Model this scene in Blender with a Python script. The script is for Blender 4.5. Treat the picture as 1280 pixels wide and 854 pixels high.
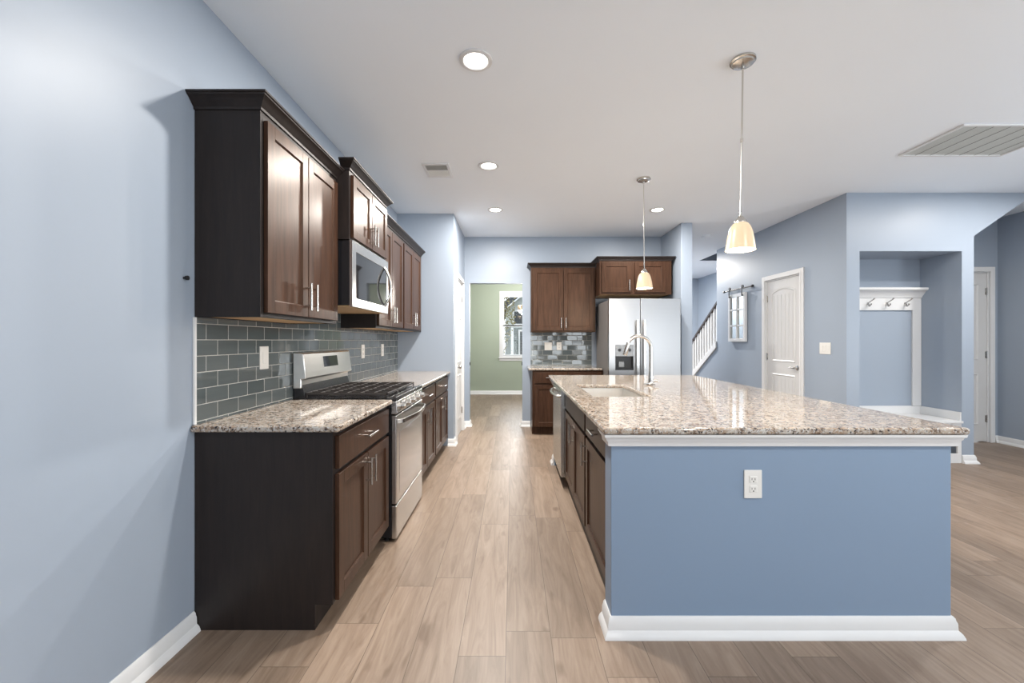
import bpy, math, random
from mathutils import Vector, Matrix
random.seed(7)
for o in list(bpy.data.objects): bpy.data.objects.remove(o)
SC = bpy.context.scene
COL = SC.collection
PI = math.pi

# ------------------------------------------------------------------ camera, world, lights, exposure
cam_d = bpy.data.cameras.new('camera'); cam = bpy.data.objects.new('camera', cam_d); COL.objects.link(cam)
cam.location = (0, 0, 1.3); cam.rotation_euler = (PI/2, 0, 0)
cam_d.sensor_width = 36; cam_d.lens = 515/1280*36
cam_d.shift_x = -1/1280; cam_d.shift_y = -1/1280
cam_d.clip_start = 0.05
SC.camera = cam
SC.view_settings.view_transform = 'Standard'; SC.view_settings.look = 'None'
SC.view_settings.gamma = 1; SC.view_settings.use_curve_mapping = False
SC.view_settings.exposure = 0.54
W = bpy.data.worlds.new('world'); SC.world = W; W.use_nodes = True
bg = W.node_tree.nodes['Background']; bg.inputs[0].default_value = (0.86, 0.93, 1.0, 1); bg.inputs[1].default_value = 1.7

DAY = (0.90, 0.96, 1.0); WARM = (1.0, 0.945, 0.875)
def area(name, loc, rot, sx, sy, power, color):
    d = bpy.data.lights.new(name, 'AREA'); d.shape = 'RECTANGLE'; d.size = sx; d.size_y = sy; d.energy = power; d.color = color
    o = bpy.data.objects.new(name, d); COL.objects.link(o); o.location = loc; o.rotation_euler = rot
    return o
REAR_W = 34; RIGHT_W = 118; DIN_W = 22
# daylight added outside unseen rear windows, tilted up to brighten the ceiling (x0, x1, z0, z1)
REAR = [(-0.6, 1.3, 0.25, 2.35), (1.9, 3.8, 0.25, 2.35), (4.3, 5.8, 0.25, 2.35)]
for x0, x1, z0, z1 in REAR:
    area('daylight_lamp', ((x0+x1)/2, -4.75, (z0+z1)/2-0.5), (PI/2+math.radians(35), 0, 0), x1-x0, z1-z0, REAR_W, DAY)
area('daylight_lamp', (6.85, 0.6, 1.0), (PI/2+math.radians(35), 0, PI/2), 2.4, 1.9, RIGHT_W, DAY)  # added outside an unseen side window, tilted up for a brighter ceiling
area('daylight_lamp', (0.1, 10.35, 1.66), (-PI/2, 0, 0), 0.8, 1.5, DIN_W, DAY)
CAN_W = 32; PEND_W = 19

# ------------------------------------------------------------------ materials
def newmat(name):
    m = bpy.data.materials.new(name); m.use_nodes = True
    nt = m.node_tree; return m, nt, nt.nodes['Principled BSDF']
def N(nt, t, **kw):
    n = nt.nodes.new(t)
    for k, v in kw.items():
        if k.startswith('i_'):
            n.inputs[int(k[2:])].default_value = v
        else: setattr(n, k, v)
    return n
def math_(nt, op, a, b=None, c=None):
    n = nt.nodes.new('ShaderNodeMath'); n.operation = op
    for i, v in enumerate((a, b, c)):
        if v is None: continue
        if isinstance(v, (int, float)): n.inputs[i].default_value = v
        else: nt.links.new(v, n.inputs[i])
    return n.outputs[0]
def mixc(nt, fac, a, b, blend='MIX'):
    n = nt.nodes.new('ShaderNodeMix'); n.data_type = 'RGBA'; n.blend_type = blend
    for i, v in ((0, fac), (6, a), (7, b)):
        if isinstance(v, (int, float)): n.inputs[i].default_value = v
        elif isinstance(v, tuple): n.inputs[i].default_value = (*v, 1) if len(v) == 3 else v
        else: nt.links.new(v, n.inputs[i])
    return n.outputs[2]
def ramp(nt, fac, stops, interp='LINEAR'):
    n = nt.nodes.new('ShaderNodeValToRGB'); cr = n.color_ramp; cr.interpolation = interp
    while len(cr.elements) < len(stops): cr.elements.new(0.5)
    for e, (p, c) in zip(cr.elements, stops):
        e.position = p; e.color = (*c, 1) if len(c) == 3 else c
    nt.links.new(fac, n.inputs[0]); return n.outputs[0]
def coords(nt, scale=(1, 1, 1), loc=(0, 0, 0)):
    tc = nt.nodes.new('ShaderNodeTexCoord'); mp = nt.nodes.new('ShaderNodeMapping')
    mp.inputs['Scale'].default_value = scale; mp.inputs['Location'].default_value = loc
    nt.links.new(tc.outputs['Object'], mp.inputs[0]); return mp.outputs[0]
def noise(nt, vec, scale, detail=3, rough=0.5, dist=0):
    n = nt.nodes.new('ShaderNodeTexNoise'); n.inputs['Scale'].default_value = scale
    n.inputs['Detail'].default_value = detail; n.inputs['Roughness'].default_value = rough
    n.inputs['Distortion'].default_value = dist
    nt.links.new(vec, n.inputs['Vector']); return n.outputs['Fac']
def bump(nt, h, bs, strength, dist=0.002):
    b = nt.nodes.new('ShaderNodeBump'); b.inputs['Strength'].default_value = strength; b.inputs['Distance'].default_value = dist
    nt.links.new(h, b.inputs['Height']); nt.links.new(b.outputs[0], bs.inputs['Normal'])
def plain(name, col, rough=0.5, metal=0, coat=0, tex=0.0, bumpy=0.0, scale=40, spec=0.5):
    m, nt, p = newmat(name)
    p.inputs['Roughness'].default_value = rough; p.inputs['Metallic'].default_value = metal
    p.inputs['Coat Weight'].default_value = coat; p.inputs['Specular IOR Level'].default_value = spec
    v = coords(nt); f = noise(nt, v, scale, 4)
    a = tuple(c*(1-tex) for c in col); b = tuple(min(1, c*(1+tex)) for c in col)
    nt.links.new(mixc(nt, f, a, b), p.inputs['Base Color'])
    if bumpy: bump(nt, f, p, bumpy)
    return m
def paint(name, col, rough=0.5):
    m, nt, p = newmat(name); p.inputs['Roughness'].default_value = rough
    v = coords(nt); big = noise(nt, v, 1.3, 2); fine = noise(nt, v, 260, 3)
    nt.links.new(mixc(nt, big, tuple(c*0.98 for c in col), tuple(min(1, c*1.02) for c in col)), p.inputs['Base Color'])
    bump(nt, fine, p, 0.12, 0.0008); return m
M = {}
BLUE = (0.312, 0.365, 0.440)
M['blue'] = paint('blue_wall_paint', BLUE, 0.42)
M['island_blue'] = paint('island_darker_blue', (0.205, 0.283, 0.395), 0.42)  # darker, more saturated blue than the wall colour
M['green'] = paint('sage_wall_paint', (0.365, 0.42, 0.335), 0.5)
M['ceil'] = paint('ceiling_paint', (0.875, 0.925, 0.985), 0.75)
M['white'] = plain('white_trim_paint', (0.70, 0.705, 0.71), 0.32, tex=0.01)
M['door_white'] = plain('white_door_paint', (0.60, 0.60, 0.60), 0.35, tex=0.01)
M['plate'] = plain('white_plastic', (0.74, 0.73, 0.70), 0.3, tex=0.01)
M['black'] = plain('black_enamel', (0.012, 0.012, 0.014), 0.25, tex=0.1)
M['iron'] = plain('cast_iron', (0.030, 0.026, 0.025), 0.38, tex=0.2, bumpy=0.2, scale=200)
M['blackplastic'] = plain('black_plastic', (0.015, 0.015, 0.017), 0.35, tex=0.1)
M['glassdark'] = plain('dark_oven_glass', (0.012, 0.012, 0.013), 0.04, tex=0.0, spec=0.9)
M['chrome'] = plain('brushed_nickel', (0.60, 0.58, 0.55), 0.22, metal=1, tex=0.05)
M['rail_black'] = plain('dark_handrail_stain', (0.05, 0.04, 0.038), 0.35, tex=0.2)
M['dark'] = plain('dark_slot', (0.02, 0.02, 0.02), 0.8)
M['maple'] = plain('maple_underside', (0.62, 0.40, 0.20), 0.5, tex=0.1, scale=12)
M['grey_slat'] = plain('grey_grille_filter', (0.58, 0.59, 0.57), 0.8, tex=0.1)
M['grille'] = plain('grille_white', (0.72, 0.73, 0.71), 0.5, tex=0.02)
M['greyside'] = plain('fridge_side_grey', (0.16, 0.15, 0.145), 0.4, tex=0.05)
M['oven_glass'] = plain('reflective_oven_glass', (0.55, 0.55, 0.57), 0.10, metal=1, tex=0.04, scale=120)
M['panelgrey'] = plain('grey_control_panel', (0.22, 0.22, 0.22), 0.25, metal=0.6, tex=0.3, scale=60)
M['mirror'] = plain('aged_mirror', (0.60, 0.63, 0.63), 0.12, metal=1, tex=0.15, scale=14)

def steel(name, col=(0.60, 0.60, 0.59), rough=0.24, stretch=(2, 2, 300)):
    m, nt, p = newmat(name); p.inputs['Metallic'].default_value = 1
    v = coords(nt, stretch); f = noise(nt, v, 1.0, 3)
    nt.links.new(mixc(nt, f, tuple(c*0.95 for c in col), tuple(c*1.04 for c in col)), p.inputs['Base Color'])
    r = nt.nodes.new('ShaderNodeMapRange'); r.inputs[3].default_value = rough*0.85; r.inputs[4].default_value = rough*1.2
    nt.links.new(f, r.inputs[0]); nt.links.new(r.outputs[0], p.inputs['Roughness']); return m
M['steel'] = steel('stainless_steel')
M['steel_light'] = steel('light_stainless_steel', (0.80, 0.79, 0.77), 0.33)
M['steel_fridge'] = steel('stainless_fridge', (0.50, 0.50, 0.505), 0.30)
M['sink_steel'] = steel('stainless_sink', (0.78, 0.76, 0.73), 0.35, (80, 80, 80))

def wood(name, dark, light, rough=0.33, tint=(1.0, 0.80, 0.66), spec=0.24):
    m, nt, p = newmat(name); p.inputs['Roughness'].default_value = rough
    p.inputs['Specular IOR Level'].default_value = spec; p.inputs['Specular Tint'].default_value = (*tint, 1)
    v = coords(nt, (9, 9, 0.9)); g = noise(nt, v, 4, 6, 0.6, 0.6)
    v2 = coords(nt, (60, 60, 2.0)); g2 = noise(nt, v2, 3, 3)
    c = mixc(nt, ramp(nt, g, [(0.3, (0, 0, 0)), (0.7, (1, 1, 1))]), dark, light)
    c = mixc(nt, 0.35, c, mixc(nt, g2, (0.4, 0.4, 0.4), (1, 1, 1)), 'MULTIPLY')
    nt.links.new(c, p.inputs['Base Color']); bump(nt, g2, p, 0.05, 0.0006); return m
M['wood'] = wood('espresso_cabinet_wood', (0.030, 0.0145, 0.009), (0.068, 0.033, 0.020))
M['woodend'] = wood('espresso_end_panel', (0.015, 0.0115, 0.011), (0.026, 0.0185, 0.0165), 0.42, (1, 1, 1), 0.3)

def granite():
    m, nt, p = newmat('speckled_granite')
    p.inputs['Roughness'].default_value = 0.07; p.inputs['Specular IOR Level'].default_value = 0.6
    v = coords(nt)
    wn = nt.nodes.new('ShaderNodeTexNoise'); wn.inputs['Scale'].default_value = 40; nt.links.new(v, wn.inputs['Vector'])
    wv = nt.nodes.new('ShaderNodeVectorMath'); wv.operation = 'MULTIPLY_ADD'
    nt.links.new(wn.outputs['Color'], wv.inputs[0]); wv.inputs[1].default_value = (0.02, 0.02, 0.02); nt.links.new(v, wv.inputs[2])
    v = wv.outputs[0]
    a = noise(nt, v, 48, 5, 0.66); b = noise(nt, v, 100, 4, 0.62); c = noise(nt, v, 20, 3, 0.55)
    col = mixc(nt, ramp(nt, c, [(0.40, (0, 0, 0)), (0.62, (1, 1, 1))]), (0.43, 0.375, 0.315), (0.31, 0.225, 0.16))
    col = mixc(nt, ramp(nt, a, [(0.50, (0, 0, 0)), (0.58, (1, 1, 1))]), col, (0.135, 0.09, 0.062))
    col = mixc(nt, ramp(nt, b, [(0.56, (0, 0, 0)), (0.62, (1, 1, 1))]), col, (0.52, 0.51, 0.49))
    vo = nt.nodes.new('ShaderNodeTexVoronoi'); vo.inputs['Scale'].default_value = 130; nt.links.new(v, vo.inputs['Vector'])
    sp = nt.nodes.new('ShaderNodeSeparateColor'); nt.links.new(vo.outputs['Color'], sp.inputs[0])
    col = mixc(nt, math_(nt, 'MULTIPLY', math_(nt, 'GREATER_THAN', sp.outputs[0], 0.84), ramp(nt, a, [(0.42, (0, 0, 0)), (0.5, (1, 1, 1))])), col, (0.03, 0.026, 0.028))
    col = mixc(nt, math_(nt, 'MULTIPLY', math_(nt, 'GREATER_THAN', sp.outputs[1], 0.80), 0.75), col, (0.47, 0.455, 0.43))
    nt.links.new(col, p.inputs['Base Color']); return m
M['granite'] = granite()

def floor_mat():
    m, nt, p = newmat('oak_plank_floor')
    tc = nt.nodes.new('ShaderNodeTexCoord'); s = nt.nodes.new('ShaderNodeSeparateXYZ'); nt.links.new(tc.outputs['Object'], s.inputs[0])
    PW, PL = 0.196, 1.22
    xs = math_(nt, 'DIVIDE', math_(nt, 'ADD', s.outputs[0], 0.029+PW*100), PW)
    row = math_(nt, 'FLOOR', xs); fx = math_(nt, 'FRACT', xs)
    w = nt.nodes.new('ShaderNodeTexWhiteNoise'); w.noise_dimensions = '1D'; nt.links.new(row, w.inputs['W'])
    ys = math_(nt, 'ADD', math_(nt, 'DIVIDE', s.outputs[1], PL), math_(nt, 'MULTIPLY', w.outputs['Value'], 7.3))
    idy = math_(nt, 'FLOOR', ys); fy = math_(nt, 'FRACT', ys)
    cx = nt.nodes.new('ShaderNodeCombineXYZ'); nt.links.new(row, cx.inputs[0]); nt.links.new(idy, cx.inputs[1])
    w2 = nt.nodes.new('ShaderNodeTexWhiteNoise'); w2.noise_dimensions = '2D'; nt.links.new(cx.outputs[0], w2.inputs['Vector'])
    off = nt.nodes.new('ShaderNodeVectorMath'); off.operation = 'MULTIPLY_ADD'
    nt.links.new(w2.outputs['Color'], off.inputs[0]); off.inputs[1].default_value = (40, 40, 40); nt.links.new(tc.outputs['Object'], off.inputs[2])
    mp = nt.nodes.new('ShaderNodeMapping'); mp.inputs['Scale'].default_value = (9, 0.9, 1); nt.links.new(off.outputs[0], mp.inputs[0])
    g = noise(nt, mp.outputs[0], 2.2, 6, 0.6, 1.4)
    mp2 = nt.nodes.new('ShaderNodeMapping'); mp2.inputs['Scale'].default_value = (90, 3, 1); nt.links.new(off.outputs[0], mp2.inputs[0])
    g2 = noise(nt, mp2.outputs[0], 1.5, 3, 0.6)
    mp3 = nt.nodes.new('ShaderNodeMapping'); mp3.inputs['Scale'].default_value = (11, 3.4, 1); nt.links.new(off.outputs[0], mp3.inputs[0])
    kn = noise(nt, mp3.outputs[0], 1.3, 2, 0.4)
    c = ramp(nt, g, [(0.25, (0.180, 0.125, 0.088)), (0.5, (0.255, 0.188, 0.140)), (0.75, (0.325, 0.250, 0.192))])
    c = mixc(nt, 0.30, c, mixc(nt, g2, (0.62, 0.60, 0.58), (1, 1, 1)), 'MULTIPLY')
    c = mixc(nt, math_(nt, 'MULTIPLY', ramp(nt, kn, [(0.66, (0, 0, 0)), (0.76, (1, 1, 1))]), 0.6), c, (0.12, 0.075, 0.048))
    br = nt.nodes.new('ShaderNodeMapRange'); br.inputs[3].default_value = 0.80; br.inputs[4].default_value = 1.12
    nt.links.new(w2.outputs['Value'], br.inputs[0])
    cc = nt.nodes.new('ShaderNodeCombineColor')
    for i in range(3): nt.links.new(br.outputs[0], cc.inputs[i])
    c = mixc(nt, 1.0, c, cc.outputs[0], 'MULTIPLY')
    ex = math_(nt, 'MULTIPLY', math_(nt, 'SUBTRACT', 0.5, math_(nt, 'ABSOLUTE', math_(nt, 'SUBTRACT', fx, 0.5))), PW)
    ey = math_(nt, 'MULTIPLY', math_(nt, 'SUBTRACT', 0.5, math_(nt, 'ABSOLUTE', math_(nt, 'SUBTRACT', fy, 0.5))), PL)
    e = math_(nt, 'MINIMUM', ex, ey)
    seam = math_(nt, 'LESS_THAN', e, 0.0013)
    c = mixc(nt, math_(nt, 'MULTIPLY', seam, 0.8), c, (0.07, 0.05, 0.035))
    nt.links.new(c, p.inputs['Base Color'])
    p.inputs['Roughness'].default_value = 0.40; p.inputs['Specular IOR Level'].default_value = 0.42
    bump(nt, math_(nt, 'ADD', math_(nt, 'MULTIPLY', g2, 0.25), math_(nt, 'SUBTRACT', 1.0, seam)), p, 0.12, 0.001)
    return m
M['floor'] = floor_mat()

def tile_mat(axis, a0, name, tilt=0.012):
    m, nt, p = newmat(name)
    tc = nt.nodes.new('ShaderNodeTexCoord'); s = nt.nodes.new('ShaderNodeSeparateXYZ'); nt.links.new(tc.outputs['Object'], s.inputs[0])
    RH, TW = 0.0738, 0.149
    zs = math_(nt, 'DIVIDE', math_(nt, 'SUBTRACT', s.outputs[2], 0.935-RH*10), RH)
    row = math_(nt, 'FLOOR', zs); fz = math_(nt, 'FRACT', zs)
    odd = math_(nt, 'MODULO', row, 2.0)
    us = math_(nt, 'ADD', math_(nt, 'DIVIDE', math_(nt, 'SUBTRACT', s.outputs[axis], a0-TW*20), TW), math_(nt, 'MULTIPLY', odd, 0.5))
    cu = math_(nt, 'FLOOR', us); fu = math_(nt, 'FRACT', us)
    cx = nt.nodes.new('ShaderNodeCombineXYZ'); nt.links.new(row, cx.inputs[0]); nt.links.new(cu, cx.inputs[1])
    w = nt.nodes.new('ShaderNodeTexWhiteNoise'); w.noise_dimensions = '2D'; nt.links.new(cx.outputs[0], w.inputs['Vector'])
    ez = math_(nt, 'MULTIPLY', math_(nt, 'SUBTRACT', 0.5, math_(nt, 'ABSOLUTE', math_(nt, 'SUBTRACT', fz, 0.5))), RH)
    eu = math_(nt, 'MULTIPLY', math_(nt, 'SUBTRACT', 0.5, math_(nt, 'ABSOLUTE', math_(nt, 'SUBTRACT', fu, 0.5))), TW)
    e = math_(nt, 'MINIMUM', ez, eu)
    grout = math_(nt, 'LESS_THAN', e, 0.0016)
    v = coords(nt, (3, 3, 40)); st = noise(nt, v, 1.5, 3)
    tile = mixc(nt, w.outputs['Value'], (0.085, 0.105, 0.110), (0.125, 0.145, 0.150))
    tile = mixc(nt, 0.25, tile, mixc(nt, st, (0.6, 0.6, 0.6), (1.2, 1.2, 1.2)), 'MULTIPLY')
    nt.links.new(mixc(nt, grout, tile, (0.46, 0.46, 0.44)), p.inputs['Base Color'])
    nt.links.new(math_(nt, 'ADD', math_(nt, 'MULTIPLY', grout, 0.6), 0.05), p.inputs['Roughness'])
    p.inputs['Specular IOR Level'].default_value = 0.8
    # every tile is set at its own slight tilt, and its face is faintly pillowed
    geo = nt.nodes.new('ShaderNodeNewGeometry')
    vm = nt.nodes.new('ShaderNodeVectorMath'); vm.operation = 'SUBTRACT'; nt.links.new(w.outputs['Color'], vm.inputs[0]); vm.inputs[1].default_value = (0.5, 0.5, 0.5)
    vs = nt.nodes.new('ShaderNodeVectorMath'); vs.operation = 'MULTIPLY_ADD'; nt.links.new(vm.outputs[0], vs.inputs[0]); vs.inputs[1].default_value = (tilt, tilt, tilt)
    nt.links.new(geo.outputs['Normal'], vs.inputs[2])
    nn = nt.nodes.new('ShaderNodeVectorMath'); nn.operation = 'NORMALIZE'; nt.links.new(vs.outputs[0], nn.inputs[0])
    b = nt.nodes.new('ShaderNodeBump'); b.inputs['Strength'].default_value = 0.6; b.inputs['Distance'].default_value = 0.003
    hr = nt.nodes.new('ShaderNodeMapRange'); hr.inputs[1].default_value = 0.0; hr.inputs[2].default_value = 0.004; nt.links.new(e, hr.inputs[0])
    nt.links.new(hr.outputs[0], b.inputs['Height']); nt.links.new(nn.outputs[0], b.inputs['Normal'])
    nt.links.new(b.outputs[0], p.inputs['Normal']); return m
M['tile_left'] = tile_mat(1, 1.985, 'grey_glass_tile_left'); M['tile_back'] = tile_mat(0, 0.30, 'grey_glass_tile_back', 0.06)

def emit(name, col, strength):
    m, nt, p = newmat(name); p.inputs['Base Color'].default_value = (*col, 1)
    p.inputs['Emission Color'].default_value = (*col, 1); p.inputs['Emission Strength'].default_value = strength
    return m
M['lens'] = emit('lit_lens', (1.0, 0.95, 0.86), 9)
def shade_mat():
    m, nt, p = newmat('lit_alabaster_glass')
    p.inputs['Base Color'].default_value = (0.48, 0.37, 0.25, 1); p.inputs['Roughness'].default_value = 0.3
    s = nt.nodes.new('ShaderNodeTexCoord'); 
    f = noise(nt, s.outputs['Object'], 9, 3)
    c = mixc(nt, f, (1.0, 0.66, 0.36), (1.0, 0.82, 0.58))
    nt.links.new(c, p.inputs['Emission Color']); p.inputs['Emission Strength'].default_value = 0.30
    p.inputs['Transmission Weight'].default_value = 0.0
    return m
M['shade'] = shade_mat()
M['bulb'] = emit('glowing_bulb', (1.0, 0.85, 0.6), 8)
def glass():
    m, nt, p = newmat('window_glass'); out = nt.nodes['Material Output']
    t = nt.nodes.new('ShaderNodeBsdfTransparent'); g = nt.nodes.new('ShaderNodeBsdfGlossy'); g.inputs['Roughness'].default_value = 0.02
    mx = nt.nodes.new('ShaderNodeMixShader'); mx.inputs[0].default_value = 0.025
    nt.links.new(t.outputs[0], mx.inputs[1]); nt.links.new(g.outputs[0], mx.inputs[2]); nt.links.new(mx.outputs[0], out.inputs[0]); return m
M['glass'] = glass()
M['siding'] = plain('pale_siding', (0.55, 0.57, 0.55), 0.7, tex=0.05)
M['siding_dark'] = plain('grey_green_siding', (0.13, 0.16, 0.15), 0.7, tex=0.05)
M['roof'] = plain('dark_shingle_roof', (0.06, 0.065, 0.07), 0.9, tex=0.3, scale=60)
M['leaf'] = plain('autumn_leaves', (0.20, 0.17, 0.06), 0.7, tex=0.5, scale=20)
M['bark'] = plain('bark', (0.08, 0.06, 0.045), 0.9, tex=0.3)
M['lawn'] = plain('lawn', (0.10, 0.13, 0.05), 0.95, tex=0.3, scale=8)

# ------------------------------------------------------------------ mesh helpers
class MB:
    def __init__(s): s.v = []; s.f = []
    def add(s, vs, fs):
        o = len(s.v); s.v += [tuple(v) for v in vs]; s.f += [tuple(o+i for i in f) for f in fs]; return s
    def box(s, x0, x1, y0, y1, z0, z1):
        vs = [(x0,y0,z0),(x1,y0,z0),(x1,y1,z0),(x0,y1,z0),(x0,y0,z1),(x1,y0,z1),(x1,y1,z1),(x0,y1,z1)]
        return s.add(vs, [(0,3,2,1),(4,5,6,7),(0,1,5,4),(1,2,6,5),(2,3,7,6),(3,0,4,7)])
    def prism(s, poly, axis, a, b):
        n = len(poly)
        def P(p, t):
            return {'x': (t, p[0], p[1]), 'y': (p[0], t, p[1]), 'z': (p[0], p[1], t)}[axis]
        vs = [P(p, a) for p in poly] + [P(p, b) for p in poly]
        fs = [tuple(range(n)), tuple(range(2*n-1, n-1, -1))] + [(i, i+n, (i+1) % n+n, (i+1) % n) for i in range(n)]
        return s.add(vs, fs)
    def tube(s, pts, r, n=12, cap=True):
        pts = [Vector(p) for p in pts]; rs = r if isinstance(r, (list, tuple)) else [r]*len(pts)
        t0 = (pts[1]-pts[0]).normalized(); up = Vector((0, 0, 1)) if abs(t0.z) < 0.9 else Vector((1, 0, 0))
        u = t0.cross(up).normalized(); vs = []
        for i, p in enumerate(pts):
            t = (pts[min(i+1, len(pts)-1)]-pts[max(i-1, 0)]).normalized()
            u = (u-t*u.dot(t)).normalized(); w = t.cross(u)
            for k in range(n):
                a = 2*PI*k/n; vs.append(p+(u*math.cos(a)+w*math.sin(a))*rs[i])
        fs = []
        for i in range(len(pts)-1):
            for k in range(n):
                fs.append((i*n+k, i*n+(k+1) % n, (i+1)*n+(k+1) % n, (i+1)*n+k))
        if cap: fs += [tuple(range(n-1, -1, -1)), tuple(range((len(pts)-1)*n, len(pts)*n))]
        return s.add(vs, fs)
    def lathe(s, prof, c=(0, 0, 0), n=32, axis='z'):
        vs = []
        for r, h in prof:
            for k in range(n):
                a = 2*PI*k/n; x, y = r*math.cos(a), r*math.sin(a)
                vs.append({'z': (c[0]+x, c[1]+y, c[2]+h), 'x': (c[0]+h, c[1]+x, c[2]+y), 'y': (c[0]+x, c[1]+h, c[2]+y)}[axis])
        fs = [(i*n+k, i*n+(k+1) % n, (i+1)*n+(k+1) % n, (i+1)*n+k) for i in range(len(prof)-1) for k in range(n)]
        if prof[0][0] > 1e-6: fs.append(tuple(range(n-1, -1, -1)))
        if prof[-1][0] > 1e-6: fs.append(tuple(range((len(prof)-1)*n, len(prof)*n)))
        return s.add(vs, fs)
    def sweep(s, path, prof, closed=False):
        """profile (out, z), closed loop, swept along an xy path; out is the right-hand side"""
        n = len(path); m = len(prof); pv = [Vector(p) for p in path]; vs = []
        for i in range(n):
            din = (pv[i]-pv[i-1]).normalized() if (i > 0 or closed) else None
            dout = (pv[(i+1) % n]-pv[i]).normalized() if (i < n-1 or closed) else None
            if din is None: din = dout
            if dout is None: dout = din
            n1 = Vector((din.y, -din.x)); n2 = Vector((dout.y, -dout.x)); mt = (n1+n2).normalized(); mt /= max(0.2, mt.dot(n1))
            for o, z in prof: q = pv[i]+mt*o; vs.append((q.x, q.y, z))
        fs = []
        for i in range(n if closed else n-1):
            j = (i+1) % n
            for k in range(m): fs.append((i*m+k, j*m+k, j*m+(k+1) % m, i*m+(k+1) % m))
        if not closed: fs += [tuple(range(m)), tuple(range(n*m-1, (n-1)*m-1, -1))]
        return s.add(vs, fs)
    def build(s, name, mat, parent=None, bevel=0, loc=None, seg=2):
        me = bpy.data.meshes.new(name); me.from_pydata(s.v, [], s.f); me.validate()
        import bmesh
        bm = bmesh.new(); bm.from_mesh(me); bmesh.ops.recalc_face_normals(bm, faces=bm.faces); bm.to_mesh(me); bm.free()
        for p in me.polygons: p.use_smooth = True
        me.set_sharp_from_angle(angle=math.radians(35))
        o = bpy.data.objects.new(name, me); COL.objects.link(o)
        if parent: o.parent = parent
        if loc: o.location = loc
        me.materials.append(M[mat] if isinstance(mat, str) else mat)
        if bevel:
            b = o.modifiers.new('bevel', 'BEVEL'); b.width = bevel; b.segments = seg; b.limit_method = 'ANGLE'; b.angle_limit = math.radians(50)
            b.harden_normals = True
        return o
def tag(o, label, cat, group=None):
    o['label'] = label; o['category'] = cat
    if group: o['group'] = group
    return o
def thing(name, label, cat, loc=(0, 0, 0), rz=0, group=None):
    o = bpy.data.objects.new(name, None); COL.objects.link(o); o.empty_display_size = 0.1
    o.location = loc; o.rotation_euler = (0, 0, rz); return tag(o, label, cat, group)
def struct(name, mb, mat, parent=None, bevel=0):
    o = mb.build(name, mat, parent, bevel)
    if not parent: o['kind'] = 'structure'
    return o
def dup(root, loc, rz=None, label=None):
    r = root.copy(); COL.objects.link(r); r.location = loc
    if rz is not None: r.rotation_euler = (0, 0, rz)
    if label: r['label'] = label
    for ch in list(root.children):
        c = ch.copy(); COL.objects.link(c); c.parent = r
        for g in list(ch.children):
            d = g.copy(); COL.objects.link(d); d.parent = c
    return r

# ------------------------------------------------------------------ room shell
H = 2.87; XL = -1.43; XR = 6.2; YB = -4.0
PX, PY = -0.73, 5.09          # pantry corner
BK = 6.23                     # far kitchen wall
struct('floor', MB().box(-3.3, 6.5, -4.2, 10.6, -0.1, 0), 'floor')
# ceiling with the stair opening x 3.66-4.68, y 5.0-8.08
c = MB()
c.box(-3.3, 3.66, -4.2, 10.6, H, H+0.25).box(4.68, 6.5, -4.2, 10.6, H, H+0.25)
c.box(3.66, 4.68, -4.2, 5.2, H, H+0.25).box(3.66, 4.68, 8.08, 10.6, H, H+0.25)
struct('ceiling', c, 'ceil')
sh = MB()
sh.box(3.66, 4.68, 8.08, 8.2, H+0.25, 5.0).box(3.66, 4.68, 5.08, 5.2, H+0.25, 5.0).box(3.54, 3.66, 5.08, 8.2, H+0.25, 5.0).box(4.68, 4.8, 5.08, 8.2, H+0.25, 5.0)
sh.box(3.66, 4.68, 8.078, 8.08, H, H+0.25).box(3.66, 3.662, 5.2, 8.078, H, H+0.25).box(4.678, 4.68, 5.2, 8.078, H, H+0.25)
struct('wall_stairwell_upper', sh, 'blue')
struct('ceiling_upper', MB().box(3.54, 4.8, 5.08, 8.2, 5.0, 5.1), 'ceil')
struct('wall_left', MB().box(XL-0.15, XL, -4.15, PY, 0, H), 'blue')
# pantry closet block, with the doorway facing the corridor
DOORZ = 2.13
struct('wall_pantry', MB().box(XL-0.15, PX, PY, PY+0.12, 0, H)
       .box(PX-0.12, PX, PY+0.12, PY+0.20, 0, H).box(PX-0.12, PX, 5.98, BK, 0, H).box(PX-0.12, PX, PY+0.20, 5.98, DOORZ, H), 'blue')
# far kitchen wall with the cased opening to the dining room
OX0, OX1, OZ = -0.655, 0.145, 2.17
struct('wall_back', MB().box(PX-0.12, OX0, BK, BK+0.12, 0, H).box(OX1, 2.39, BK, BK+0.12, 0, H).box(OX0, OX1, BK, BK+0.12, OZ, H), 'blue')
struct('wall_fridge_wing', MB().box(2.24, 2.39, 5.48, BK-0.001, 0, H).box(2.24, 2.39, BK+0.121, 10.4, 0, H), 'blue', bevel=0.006)
# dining room
WX0, WX1, WZ0, WZ1 = -0.27, 0.55, 0.90, 2.43
struct('wall_dining', MB().box(-3.2, WX0, 10.0, 10.15, 0, H).box(WX1, 2.24, 10.0, 10.15, 0, H)
       .box(WX0, WX1, 10.0, 10.15, 0, WZ0).box(WX0, WX1, 10.0, 10.15, WZ1, H)
       .box(-3.2, -3.05, BK+0.12, 10.0, 0, H).box(-3.05, OX0, BK+0.121, BK+0.131, 0, H), 'green')
# hall wall, parallel to the view, with the closet door
HX = 3.54
D1a, D1b = 5.06, 5.77
struct('wall_hall', MB().box(HX, HX+0.12, 4.37, D1a, 0, H).box(HX, HX+0.12, D1b, 7.15, 0, H).box(HX, HX+0.12, D1a, D1b, DOORZ, H), 'blue')
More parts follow.
